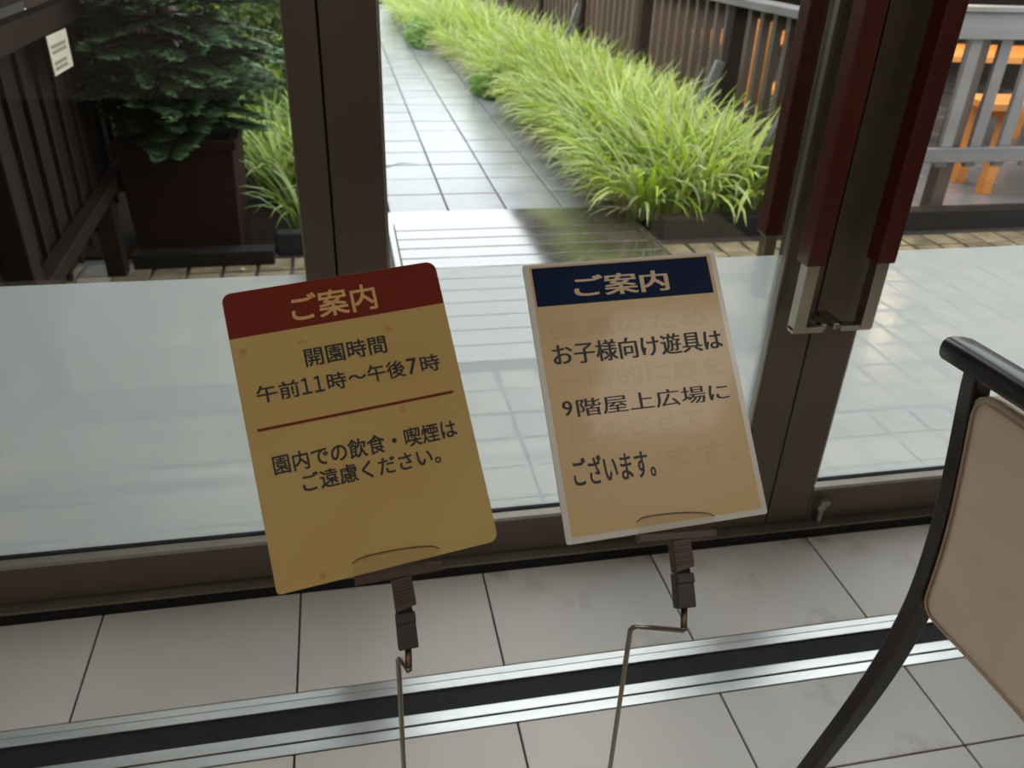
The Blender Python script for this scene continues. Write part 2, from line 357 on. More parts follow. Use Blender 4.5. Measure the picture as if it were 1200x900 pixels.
path = struct(box('garden_path', M['paving_joint'], (.12, 1.60, 4.478, 17.0, -.14, -.010)), 'straight garden path of wet grey square tiles', 'path')
PP = .3365; pd = None
for j in range(37):
    for i in range(-1, 3):
        x = .5585 + i*PP; y = 4.478+j*PP
        if pd is None: o = MB().box(.0045, PP-.0045, .0055, PP-.0055, -.02, 0).build('paving_tile', M['paving'], path, .003); pd = o.data
        else: o = link('paving_tile', pd, path)
        o.location = (x, y, random.uniform(-.0015, .0015))
struct(box('planting_bed_right', M['soil'], (1.604, 2.60, 4.05, 17.0, -.14, .012)), 'dark soil bed along the right of the path', 'soil')
struct(box('planting_bed_left', M['soil'], (-3.6, .116, 3.94, 17.0, -.14, .0)), 'dark soil bed left of the path', 'soil')
struct(box('terrace_floor', M['terrace'], (2.61, 9.0, 4.04, 17.0, -.14, .02)), 'wet grey terrace floor behind the fence', 'floor')
struct(box('ground', M['soil'], (-30, 40, 17.02, 60, -.2, -.02)), 'ground beyond the garden', 'ground')

tag(MB().box(1.64, 6.2, 3.935, 4.035, -.02, .10).build('timber_sleeper', M['sleeper'], None, .006), 'long dark timber sleeper edging the grass bed and terrace', 'timber')
tag(MB().box(-.985, -.36, 3.765, 3.86, -.01, .065).build('timber_sleeper', M['sleeper'], None, .006), 'short dark timber sleeper in front of the planter', 'timber')
tag(MB().box(-.352, .10, 3.90, 3.97, -.012, .10).build('edging_strip', M['rubber'], None, .008), 'black edging strip below the strappy leaves', 'edging')

# ------------------------------------------------------------------ fences
def fence_board(m, w, t, z0, z1):
    return MB().box(-t/2, t/2, -w/2, w/2, z0, z1).build('slat', m, None, .003).data
def drop_mesh(n):
    for o in [o for o in bpy.data.objects if o.name.startswith(n) and o.parent is None and o.type == 'MESH' and 'label' not in o]: bpy.data.objects.remove(o)
# left fence, running away from the doors
fl = tag(empty('slat_fence', (-1.0, 2.58, 0)), 'dark brown slatted timber fence with handrail at the left edge', 'fence')
lx = lambda y: -1.0 - .0425*(y-2.8)
bo = MB().box(-.009, .009, -.095, .095, .20, 1.10).build('board', M['fence_dark'], None, .002).data; drop_mesh('board')
ba = MB().box(-.011, .011, -.013, .013, .20, 1.10).build('batten', M['fence_dark'], None, .002).data; drop_mesh('batten')
y = 2.06
while y < 5.9:
    o = link('board', bo); o.location = (lx(y)-.062, y, 0); keep(o, fl)
    o = link('batten', ba); o.location = (lx(y+.0985)-.0415, y+.0985, 0); keep(o, fl); y += .197
for yp, zt in ((2.575, 1.18), (3.72, .322), (4.9, 1.18), (6.0, 1.18)):
    keep(MB().box(lx(yp)-.04, lx(yp)+.04, yp-.04, yp+.04, -.003, zt).build('post', M['fence_dark'], None, .005), fl)
def rail(n, m, y0, y1, xo, hx, z0, z1, fx, par):
    b = MB(); a, c = fx(y0)+xo, fx(y1)+xo
    b.add([(a-hx, y0, z0), (a+hx, y0, z0), (c+hx, y1, z0), (c-hx, y1, z0), (a-hx, y0, z1), (a+hx, y0, z1), (c+hx, y1, z1), (c-hx, y1, z1)],
          [(0,3,2,1),(4,5,6,7),(0,1,5,4),(1,2,6,5),(2,3,7,6),(3,0,4,7)])
    return keep(b.build(n, m, None, .004), par)
segs = [(2.0, 2.533), (2.617, 4.858), (4.942, 5.958)]
for a, c in segs:
    rail('lower_rail', M['fence_dark'], a, c, 0, .029, .325, .385, lx, fl)
    rail('upper_rail', M['fence_dark'], a, c, 0, .029, 1.045, 1.125, lx, fl)
rail('handrail', M['fence_dark'], 2.0, 6.05, 0, .065, 1.182, 1.215, lx, fl)
# paper notice hanging from the left fence
nt = tag(empty('paper_notice', (lx(3.4)+.036, 3.4, .92)), 'small cream paper notice with grey print hanging on the left fence', 'notice')
keep(MB().box(lx(3.4)+.036, lx(3.4)+.039, 3.29, 3.53, .915, 1.045).build('sheet', M['paper'], None), nt)
b = MB()
for r_ in range(5):
    z = 1.012-r_*.018
    for k in range(7):
        yy = 3.315+k*.026
        if r_ in (0, 1) or (r_ in (3, 4) and k < 6): b.box(lx(3.4)+.0391, lx(3.4)+.0395, yy, yy+.019, z-.012, z)
tag(keep(b.build('print', M['print'], None), nt), kind='stuff')
# right fence beside the grass bed
fr = tag(empty('picket_fence', (2.40, 4.2, 0)), 'brown picket fence with grey cap rail behind the bright grass', 'fence')
rx = lambda y: 2.40 - .035*(y-4.2)
sr = fence_board(M['fence_brown'], .05, .045, .06, 1.05); drop_mesh('slat')
y = 4.21; k = 0
while y < 15:
    if min(abs(y-yp) for yp in (4.06, 4.97, 6.45, 7.95, 9.45, 10.95, 12.45, 13.95)) > .06:
        o = link('slat', sr); o.location = (rx(y), y, 0); keep(o, fr)
    y += .1455
for yp in (4.10, 4.97, 6.45, 7.95, 9.45, 10.95, 12.45, 13.95):
    keep(MB().box(rx(yp)-.05, rx(yp)+.05, yp-.05, yp+.05, -.01, 1.055).build('post', M['fence_dark'], None, .005), fr)
rail('cap_rail', M['fence_grey'], 4.0, 15, 0, .075, 1.057, 1.10, rx, fr)
rail('cap_rail', M['fence_grey'], 4.0, 15, .05, .02, 1.0, 1.055, rx, fr)
rail('lower_rail', M['fence_brown'], 4.15, 15, .045, .02, .16, .22, rx, fr)
for p0, p1 in (((2.215, 4.31, .012), (2.335, 4.12, .62)), ((2.12, 5.02, .05), (2.30, 4.97, .74)), ((1.99, 8.02, .05), (2.21, 7.95, .80))):
    keep(MB().sweep([p0, p1], [(.022, .03)]*2, (0, 1, 0)).build('brace', M['fence_grey'], None, .003), fr)
# terrace fence, parallel to the doors
ft = tag(empty('terrace_fence', (4.2, 4.08, .02)), 'grey slatted terrace fence seen through the right door', 'fence')
ts = MB().box(-.036, .036, -.014, .014, .30, 1.02).build('slat', M['fence_grey'], None, .003).data; drop_mesh('slat')
for k in range(24):
    o = link('slat', ts); o.location = (2.60+k*.187, 4.118, 0); keep(o, ft)
keep(MB().box(2.48, 7.0, 4.07, 4.10, .985, 1.115).build('top_rail', M['fence_grey'], None, .004), ft)
keep(MB().box(2.46, 7.0, 4.05, 4.16, 1.118, 1.145).build('cap_rail', M['fence_grey'], None, .004), ft)
keep(MB().box(2.48, 7.0, 4.07, 4.10, .335, .415).build('lower_rail', M['fence_grey'], None, .004), ft)
for xp in (2.53, 3.42, 5.0):
    keep(MB().box(xp-.045, xp+.045, 4.140, 4.225, .02, 1.115).build('post', M['fence_brown'], None, .004), ft)

# ------------------------------------------------------------------ terrace furniture
def plank_table(loc, rz, L, W, H, np, name, label, cat):
    t = tag(empty(name, loc), label, cat); t.rotation_euler.z = rz
    w = W/np
    me = MB().box(-L/2, L/2, .004, w-.004, H-.04, H).build('plank', M['orange_wood'], None, .003).data; drop_mesh('plank')
    for i in range(np):
        o = link('plank', me, t); o.location = (0, -W/2+i*w, 0)
    for sx in (-1, 1):
        for sy in (-1, 1):
            x = sx*(L/2-.16); yy = sy*(W/2-.05)
            MB().box(x-.035, x+.035, yy-.03, yy+.03, 0, H-.1).build('leg', M['orange_wood'], t, .003)
        MB().box(sx*(L/2-.16)-.03, sx*(L/2-.16)+.03, -W/2+.02, W/2-.02, H-.1, H-.041).build('crossbar', M['orange_wood'], t, .003)
    return t
plank_table((4.65, 5.75, .02), -.12, 1.9, .75, .70, 5, 'plank_table', 'orange wooden plank table seen through the right door', 'table')
plank_table((4.72, 4.60, .02), -.03, 1.7, .36, .56, 3, 'plank_bench', 'orange wooden bench in front of the plank table', 'bench')
plank_table((3.25, 6.6, .02), .08, .95, .70, .70, 5, 'plank_table', 'orange wooden table behind the picket fence', 'table')
plank_table((3.2, 5.9, .02), .08, 1.0, .28, .42, 2, 'plank_bench', 'orange wooden bench behind the picket fence', 'bench')
for k, (x, yy, lab) in enumerate(((2.74, 5.28, 'upright orange board behind the picket fence, nearer the doors'), (2.80, 5.62, 'upright orange board behind the picket fence, farther from the doors'))):
    tag(MB().box(x-.02, x+.02, yy-.10, yy+.10, .02, 1.0).build('upright_board', M['orange_wood'], None, .004), lab, 'board')

struct(box('terrace_roof', M['darkroof'], (2.50, 9.0, 5.3, 16.0, 2.45, 2.58)), 'dark timber roof over the terrace', 'roof')
struct(box('terrace_wall_side', M['darkroof'], (7.2, 7.3, 4.3, 12.0, .02, 2.44)), 'dark timber wall at the side of the terrace', 'wall')
struct(box('terrace_wall_back', M['darkroof'], (2.62, 7.2, 12.0, 12.1, .02, 2.44)), 'dark timber wall at the back of the terrace', 'wall')
struct(box('shade_canopy', M['darkroof'], (-4.2, -.22, 1.67, 5.2, 2.62, 2.74)), 'dark unseen canopy roof added to shade the left corner of the patio', 'roof')  # overhead and out of view, added to keep sky light off the left corner
struct(box('shade_wall', M['darkroof'], (-2.3, -2.2, 1.67, 7.0, -.01, 2.6)), 'dark wall added behind the left fence to darken the corner', 'wall')  # side of an added wing, blocks sky light from the left
for px_, py_, lab in ((3.6, 5.4, 'warm pendant lamp over the terrace tables nearest the doors'), (4.9, 6.3, 'warm pendant lamp over the terrace tables farther in')):
    t = tag(empty('pendant_lamp', (px_, py_, 1.9)), lab, 'lamp')
    keep(MB().tube([(px_, py_, 2.05), (px_, py_, 2.45)], .006, 8).build('cord', M['gasket'], None), t)
    keep(MB().tube([(px_, py_, 1.86), (px_, py_, 1.98), (px_, py_, 2.06)], [.16, .09, .03], 20).build('lamp_shade', M['base'], None), t)
    keep(MB().tube([(px_, py_, 1.80), (px_, py_, 1.83), (px_, py_, 1.855)], [.02, .04, .03], 12).build('bulb', M['lampglow'], None, smooth=True), t)
    ld = bpy.data.lights.new('lamp_light', 'POINT'); ld.shadow_soft_size = .04; ld.energy = 40; ld.color = (1, .72, .42)
    lo = bpy.data.objects.new('lamp_light', ld); COL.objects.link(lo); lo.location = (px_, py_, 1.74); keep(lo, t)

# ------------------------------------------------------------------ plants
class Leaves:
    def __init__(s): s.v = []; s.f = []; s.c = []
    def blade(s, p, az, L, tilt, bend, w, cm, ce, n=6, tip=None):
        """arching strap leaf with a fold along the middle; cm middle colour, ce margin colour"""
        o = len(s.v); ca, sa = math.cos(az), math.sin(az); x = 0.; z = 0.; ds = L/n; tw = random.uniform(-.5, .5)
        for i in range(n+1):
            t = i/n; ww = w*(.75+.5*t if t < .4 else .95*(1-((t-.4)/.6)**1.8)+.02)
            sx, sy = -sa*math.cos(tw*t), ca*math.cos(tw*t)
            q = (p[0]+ca*x, p[1]+sa*x, p[2]+z)
            for k in (-1, 0, 1):
                s.v.append((q[0]+sx*ww*k, q[1]+sy*ww*k, q[2]-(.35*ww if k == 0 else 0)+math.sin(tw*t)*ww*k))
                c = cm if k == 0 else ce
                if tip and t > .75: c = tip
                s.c.append((*c, 1))
            a = tilt + bend*t**1.3
            x += math.sin(a)*ds; z += math.cos(a)*ds
            if p[2]+z < .012: z = .012-p[2]
        for i in range(n):
            for k in (0, 1): s.f.append((o+i*3+k, o+i*3+k+1, o+i*3+k+4, o+i*3+k+3))
    def quad(s, p, d, side, L, w, c1, c2):
        o = len(s.v); p = Vector(p)
        s.v += [tuple(p), tuple(p+d*(L*.5)+side*w), tuple(p+d*L), tuple(p+d*(L*.5)-side*w)]
        s.c += [(*c1, 1), (*c2, 1), (*c2, 1), (*c2, 1)]; s.f.append((o, o+1, o+2, o+3))
    def build(s, name, m, parent=None):
        me = bpy.data.meshes.new(name); me.from_pydata(s.v, [], s.f)
        a = me.color_attributes.new('leaf_colour', 'FLOAT_COLOR', 'POINT')
        a.data.foreach_set('color', [x for c in s.c for x in c])
        for p in me.polygons: p.use_smooth = True
        me.materials.append(m); return link(name, me, parent)
def jit(c, a=.2): k = random.uniform(1-a, 1+a); return (c[0]*k*random.uniform(.93, 1.07), c[1]*k, c[2]*k*random.uniform(.85, 1.15))
GREEN, LIME, CREAM, STRAW, DEEP = srgb(112, 148, 42), srgb(194, 214, 84), srgb(240, 242, 190), srgb(190, 172, 132), srgb(62, 92, 40)
def clump(lv, x, y, n, L, spread=1., lean=None, cols=(GREEN, LIME, CREAM), w=.0125, z=.01):
    for i in range(n):
        az = random.uniform(0, 2*math.pi) if lean is None or random.random() > .45 else lean+random.gauss(0, .6)
        r = random.uniform(0, .07); l = L*random.uniform(.65, 1.1)
        q = random.random(); cm = jit(cols[0] if q < .45 else cols[1]); ce = jit(cols[2] if random.random() < .6 else cols[1])
        lv.blade((x+math.cos(az)*r, y+math.sin(az)*r, z), az, l, random.uniform(.05, .42)*spread, random.uniform(.7, 2.1)*spread, w*random.uniform(.75, 1.25), cm, ce,
                 tip=jit(STRAW) if random.random() < .05 else None)
random.seed(11)
g = Leaves(); y = 4.24; row = 0
while y < 16:
    near = y < 8.5; xs = [1.62, 1.78, 1.94, 2.08, 2.2] if y < 9 else [1.62, 1.80, 1.98]
    for k, x in enumerate(xs):
        x += random.uniform(-.05, .05); yy = y + random.uniform(-.06, .06); x -= min(.55, .035*max(0, y-7)**1.6)*(1-.22*k)
        if yy > 4.5 and k == 0 and random.random() < .1: continue
        if k == 0: clump(g, x, yy, 58 if near else 36, .56, 1.25, math.pi, (GREEN, LIME, CREAM))
        else: clump(g, x, yy, 56 if near else 38, .70 + .05*(k == 2), .95, None, (GREEN, LIME, CREAM))
        if k == 0 and y < 12:                                                           # faded leaves on the path side
            for i in range(24):
                az = math.pi+random.gauss(0, .5); g.blade((x, yy, .01), az, random.uniform(.3, .42), random.uniform(.7, 1.1), random.uniform(.7, 1.3), .006, jit(STRAW), jit(CREAM))
    if y < 4.4:
        for k in range(5):
            clump(g, 1.68+k*.16, y, 34, .50+.03*k, 1.3, -math.pi/2, (GREEN, LIME, CREAM))
    y += .2 if near else .26; row += 1
tag(g.build('ornamental_grass', M['leaf']), 'bright yellow-green variegated grass arching along the right of the path', 'grass', kind='stuff')
random.seed(5)
g = Leaves(); y = 4.75
while y < 13:
    for x in (-.44, -.28, -.13):
        clump(g, x+random.uniform(-.06, .06), y+random.uniform(-.05, .05), 36, .5, 1., None, (srgb(84, 122, 44), srgb(140, 168, 64), srgb(190, 202, 120)))
    y += .28
tag(g.build('ornamental_grass', M['leaf']), 'green strap grass growing behind the bronze post', 'grass', kind='stuff')
g = Leaves()
clump(g, -.22, 4.12, 34, .52, 1.1, None, (srgb(70, 100, 38), srgb(120, 146, 58), srgb(176, 186, 110)), .010)
clump(g, -.05, 4.30, 30, .55, 1.0, None, (srgb(70, 100, 38), srgb(120, 146, 58), srgb(176, 186, 110)), .010)
tag(g.build('strap_leaf_plant', M['leaf']), 'arching strap-leaved plant beside the dark planter', 'plant')
g = Leaves(); clump(g, .12, 4.66, 22, .14, 1.3, None, (DEEP, srgb(84, 116, 50), srgb(120, 150, 70)), .004); clump(g, .11, 4.95, 18, .12, 1.3, None, (DEEP, srgb(84, 116, 50), srgb(120, 150, 70)), .004)
tag(g.build('moss_tuft', M['leaf']), 'small green tuft at the left rim of the path', 'plant')

def bush(name, c, r, n, size, cols, label, cat='shrub', trunk=None):
    root = tag(empty(name, (c[0], c[1], 0)), label, cat); lv = Leaves()
    for i in range(n):
        d = Vector((random.gauss(0, 1), random.gauss(0, 1), random.gauss(0, 1))).normalized(); q = random.uniform(.55, 1.)**.5
        q *= 1+.18*math.sin(5*d.x+3*d.y)*math.cos(4*d.z+2*d.x)
        p = Vector((c[0]+d.x*r[0]*q, c[1]+d.y*r[1]*q, max(.01, c[2]+d.z*r[2]*q)))
        dd = (d+Vector((random.gauss(0, .6), random.gauss(0, .6), random.gauss(0, .6)))).normalized()
        sd = dd.cross(Vector((random.gauss(0, 1), random.gauss(0, 1), random.gauss(0, 1)))).normalized()
        cc = jit(random.choice(cols), .25); lv.quad(p, dd, sd, size*random.uniform(.7, 1.3), size*.28, cc, cc)
    keep(lv.build('foliage', M['needle']), root)
    if trunk: keep(MB().tube([(c[0], c[1], -.02), (c[0]+.05, c[1], trunk*.5), (c[0], c[1]+.04, c[2])], [.11, .09, .05], 8).build('trunk', M['bark'], None, smooth=True), root)
    return root
random.seed(21)
bush('low_shrub', (1.40, 7.95, .06), (.17, .30, .14), 3000, .045, [srgb(136, 178, 88), srgb(156, 194, 104), srgb(112, 156, 76)], 'small low green shrub spilling onto the path, nearer the doors')
bush('low_shrub', (1.10, 11.5, .08), (.20, .6, .20), 2600, .06, [srgb(144, 182, 108), srgb(160, 196, 120), srgb(124, 164, 94)], 'low green shrub spilling onto the path farther down')
bush('garden_shrub', (-.62, 6.7, .75), (.44, .6, .85), 5200, .08, [srgb(92, 124, 48), srgb(150, 168, 66), srgb(60, 88, 38)], 'leafy yellow-green shrub behind the conifer')
bush('garden_shrub', (.9, 18.2, .8), (2.6, .8, 1.2), 7000, .14, [srgb(110, 150, 84), srgb(160, 186, 120), srgb(90, 124, 74)], 'pale green hedge at the far end of the path')
bush('shade_tree', (-3.6, 9.5, 2.9), (1.6, 2.2, 2.2), 8000, .16, [srgb(48, 68, 34), srgb(66, 84, 42), srgb(38, 50, 28)], 'broad dark tree added behind the left fence and conifer to darken them', 'tree', 3.)  # tree out of view, added to deepen the dark at the left

# planter box with conifer
pl = tag(empty('planter_box', (-.745, 4.09, 0)), 'square dark red-brown planter box holding the conifer', 'planter')
keep(MB().prism([(-.975, .0), (-.515, .0), (-.495, .53), (-.995, .53)], (3.88, 4.33), lambda a, b, c: (a, c, b)).build('box', M['planter'], None, .006), pl)
for s_ in ((-1.01, -.48, 3.865, 3.90), (-1.01, -.48, 4.31, 4.345), (-1.01, -.975, 3.90, 4.31), (-.515, -.48, 3.90, 4.31)):
    keep(MB().box(*s_, .505, .545).build('rim', M['planter'], None, .004), pl)
keep(box('soil', M['soil'], (-.975, -.515, 3.90, 4.31, .525, .537)), pl)
random.seed(3)
cf_t = tag(empty('potted_conifer', (-.745, 4.1, .535)), 'dark conifer with flat feathery sprays growing in the planter box', 'tree')
keep(MB().tube([(-.745, 4.1, .52), (-.735, 4.09, .9), (-.75, 4.1, 1.5), (-.74, 4.1, 2.3)], [.035, .03, .024, .01], 8).build('trunk', M['bark'], None, smooth=True), cf_t)
lv = Leaves(); br = MB()
CD, CL = srgb(18, 32, 20), srgb(112, 148, 100)  # CD dark green with the tree's inner shade put in, CL paler leaf tips
for i in range(150):
    h = .60+1.5*(i/150.)**1.15; az = i*2.399+random.uniform(-.2, .2); L = (.52-.16*(h-.6)/1.5)*random.uniform(.75, 1.15)
    if math.cos(az) < -.2: L *= .78
    if h < .72: L *= .7
    d = Vector((math.cos(az), math.sin(az), random.uniform(-.12, .18))).normalized(); side = d.cross(Vector((0, 0, 1))).normalized()
    side = (side + Vector((0, 0, random.uniform(-.35, .35)))).normalized()
    base = Vector((-.745, 4.1, h)); br.tube([base, base+d*L*.5, base+d*L*.95+Vector((0, 0, -.05*L))], [.007, .005, .002], 5)
    for j in range(16):
        t = .18+.82*j/15.; p = base+d*(L*t)+Vector((0, 0, -.10*L*t*t)); sl_ = .17*(1.12-t)+.035
        for sgn in (-1, 1):
            dd = (d*.75+side*sgn*.8).normalized()
            for k in range(7):
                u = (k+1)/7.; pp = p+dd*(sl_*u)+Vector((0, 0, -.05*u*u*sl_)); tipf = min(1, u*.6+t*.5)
                for s2 in (-1, 1):
                    d3 = (dd+(d*.5+side*sgn*-.2)*s2*.9+Vector((random.gauss(0, .12), random.gauss(0, .12), random.gauss(0, .15)))).normalized()
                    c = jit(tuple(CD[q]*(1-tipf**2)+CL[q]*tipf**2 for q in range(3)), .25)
                    lv.quad(pp, d3, d3.cross(Vector((random.gauss(0, .25), random.gauss(0, .25), 1))).normalized(), .036*random.uniform(.8, 1.2), .011, c, c)
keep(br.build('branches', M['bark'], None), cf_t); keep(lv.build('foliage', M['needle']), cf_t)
tag(MB().prism([(-.5+.010*math.cos(a*.9), 3.70+.008*math.sin(a*.9)) for a in range(7)], (0, .008)).build('pebble', M['paper'], None, .002), 'tiny white pebble on the paving in front of the planter', 'pebble')

# ------------------------------------------------------------------ signs
def text_mesh(txt, name, m, rect, parent, y, xbold=0., zbold=0.):
    """flat lettering fitted to rect (u0,u1,v0,v1) metres on the sign's face"""
    cu_ = bpy.data.curves.new('lettering', 'FONT'); cu_.body = txt; cu_.resolution_u = 3; cu_.fill_mode = 'BOTH'
    t = bpy.data.objects.new('lettering', cu_); COL.objects.link(t)
    dg = bpy.context.evaluated_depsgraph_get(); me = bpy.data.meshes.new_from_object(t.evaluated_get(dg))
    bpy.data.objects.remove(t)
    vs = [v.co.copy() for v in me.vertices]; fs = [tuple(p.vertices) for p in me.polygons]
    x0, x1 = min(v.x for v in vs), max(v.x for v in vs); y0, y1 = min(v.y for v in vs), max(v.y for v in vs)
    u0, u1, v0, v1 = rect; b = MB()
    sh = [(0, 0)] if not (xbold or zbold) else [(i*xbold, j*zbold) for i in (-1, -.33, .33, 1) for j in ((-1, 0, 1) if zbold else (0,))]
    for k, (dx, dz) in enumerate(sh):
        b.add([(u0+(v.x-x0)/(x1-x0)*(u1-u0)+dx, y-k*2e-6, v0+(v.y-y0)/(y1-y0)*(v1-v0)+dz) for v in vs], fs)
    me2 = bpy.data.meshes.new(name); me2.from_pydata(b.v, [], b.f); me2.materials.append(m)
    return link(name, me2, parent)
def ink(name, col, rough=.5): return mat(name, col, rough, var=.04, scale=200)
def stained_board():
    k = NT('aged_yellow_board'); b = k.b; tc = k.new('ShaderNodeTexCoord')
    n1 = k.new('ShaderNodeTexNoise'); n1.inputs['Scale'].default_value = 9; n1.inputs['Detail'].default_value = 6
    n2 = k.new('ShaderNodeTexNoise'); n2.inputs['Scale'].default_value = 38; n2.inputs['Detail'].default_value = 2
    k.link(tc.outputs['Object'], n1.inputs[0]); k.link(tc.outputs['Object'], n2.inputs[0])
    r = k.new('ShaderNodeValToRGB'); r.color_ramp.elements[0].position = .25; r.color_ramp.elements[1].position = .75
    r.color_ramp.elements[0].color = (*srgb(186, 152, 86), 1); r.color_ramp.elements[1].color = (*srgb(196, 164, 98), 1); k.link(n1.outputs[0], r.inputs[0])
    r2 = k.new('ShaderNodeValToRGB'); r2.color_ramp.elements[0].position = .68; r2.color_ramp.elements[1].position = .80; k.link(n2.outputs[0], r2.inputs[0])
    mx = k.new('ShaderNodeMix', data_type='RGBA'); k.link(r2.outputs[0], mx.inputs['Factor']); k.link(r.outputs[0], mx.inputs['A']); mx.inputs['B'].default_value = (*srgb(168, 120, 58), 1)
    k.link(mx.outputs['Result'], b.inputs['Base Color']); b.inputs['Roughness'].default_value = .5; return k.m
M['board'] = stained_board()
M['red'] = mat('faded_red_print', srgb(114, 34, 12), .55, var=.06, scale=20, spec=.2)
M['redtext'] = ink('tan_lettering', srgb(214, 168, 104))
M['tanink'] = ink('pale_tan_lettering', srgb(214, 186, 146))
M['black'] = ink('black_lettering', srgb(24, 22, 20))
M['tanpaper'] = mat('tan_printed_paper', srgb(206, 172, 118), .38, var=.025, scale=6, coat=.12)
M['navy'] = mat('navy_print', srgb(4, 26, 62), .5, var=.05, scale=20, spec=.12)
M['ghost'] = mat('show_through_print', srgb(199, 165, 111), .38, var=.025, scale=6, coat=.12)
M['pouch'] = mat('clear_pouch_rim', srgb(214, 208, 196), .25, var=.03, scale=10)
def basis(o, x, z):
    x = Vector(x).normalized(); z = Vector(z); z = (z-x*z.dot(x)).normalized(); y = z.cross(x)
    return Matrix(((x.x, y.x, z.x, o[0]), (x.y, y.y, z.y, o[1]), (x.z, y.z, z.z, o[2]), (0, 0, 0, 1)))
def rounded(u0, u1, v0, v1, r, n=6):
    rr = r if isinstance(r, tuple) else (r,)*4; out = []
    for (cx, cy, a0, q) in ((u1-rr[0], v1-rr[0], 0, rr[0]), (u0+rr[1], v1-rr[1], 90, rr[1]), (u0+rr[2], v0+rr[2], 180, rr[2]), (u1-rr[3], v0+rr[3], 270, rr[3])):
        out += [(cx+q*math.cos(math.radians(a0+90*i/n)), cy+q*math.sin(math.radians(a0+90*i/n))) for i in range(n+1)]
    return out
fr_ = lambda a, b, c: (a, c, b)
# red headed board
SL = basis((-.087, .574, .910), (.990, .115, .080), (-.136, .640, .756))
s1 = tag(empty('notice_board'), 'aged yellow notice board with red heading on the clip stand', 'sign'); s1.matrix_basis = SL
W, H = .2105, .2885
MB().prism(rounded(0, W, 0, H, (.010, .009, .004, .009)), (0, .0025), fr_).build('board', M['board'], s1)
hd = [p for p in rounded(0.0002, W-.0002, 0, H-.0002, (.010, .009, .004, .009)) if p[1] > .243] + [(.0002, .2432), (W-.0002, .2432)]
hp = MB().prism(hd, (-.0002, .0001), fr_).build('red_heading', M['red'], s1)
text_mesh('ご案内', 'lettering', M['redtext'], (.062, .1445, .2495, .2760), hp, -.0004, .0004, .0004)
text_mesh('開園時間', 'lettering', M['black'], (.0655, .1445, .2035, .2215), s1, -.0003, .00032, .0003)
for tx, ua, ub, va, vb in (('午前', .0155, .0548, .1768, .1935), ('１', .0570, .0660, .1775, .1932), ('１', .0690, .0780, .1773, .1930), ('時', .0817, .0995, .1765, .1932), ('～', .1020, .1190, .1825, .1872),
                           ('午後', .1210, .1576, .1766, .1936), ('7', .1603, .1700, .1772, .1930), ('時', .1737, .1925, .1764, .1932)):
    text_mesh(tx, 'lettering', M['black'], (ua, ub, va, vb), s1, -.0003, .00028, .00026)
MB().prism([(.0100, .1506), (.1995, .1506), (.1995, .1534), (.0100, .1534)], (-.0002, .0001), fr_).build('red_rule', M['red'], s1)
text_mesh('園内での飲食・喫煙は', 'lettering', M['black'], (.0180, .1942, .1072, .1255), s1, -.0003, .0003, .00028)
text_mesh('ご遠慮ください。', 'lettering', M['black'], (.0410, .1728, .0858, .1032), s1, -.0003, .0003, .00028)
# blue headed laminated card
SR = basis((.183, .573, .934), (.998, .068, .004), (-.048, .662, .748))
s2 = tag(empty('notice_card'), 'laminated tan notice card with navy heading on the clip stand', 'sign'); s2.matrix_basis = SR
W2, H2 = .2155, .2825
MB().prism(rounded(0, W2, 0, H2, .003), (.0004, .0022), fr_).build('pouch', M['pouch'], s2)
MB().prism(rounded(.0065, .2095, .0062, .2800, .0008, 2), (0, .0005), fr_).build('card', M['tanpaper'], s2)
hp = MB().prism([(.0088, .2372), (.2052, .2372), (.2052, .2780), (.0088, .2780)], (-.0002, .0001), fr_).build('navy_heading', M['navy'], s2)
text_mesh('ご案内', 'lettering', M['tanink'], (.0515, .1550, .2440, .2665), hp, -.0004, .0010, .0002)
text_mesh('お子様向け遊具は', 'lettering', M['black'], (.0170, .2030, .1750, .1970), s2, -.0004, .0006, .0001)
text_mesh('9', 'lettering', M['black'], (.0180, .0275, .1235, .1385), s2, -.0004, .0005)
text_mesh('階屋上広場に', 'lettering', M['black'], (.0325, .1990, .1210, .1390), s2, -.0004, .0004)
text_mesh('ございます。', 'lettering', M['black'], (.0180, .1030, .0535, .0815), s2, -.0004, .0004, .0002)
for tx, rc in (('強風のため', (.018, .190, .2020, .2210)), ('一時的に扉を', (.018, .198, .1480, .1680)), ('閉めさせて', (.022, .165, .0960, .1150)), ('ます。', (.118, .198, .0570, .0790))):
    text_mesh(tx, 'faint_lettering', M['ghost'], rc, s2, -.0002, .0006, .0006)

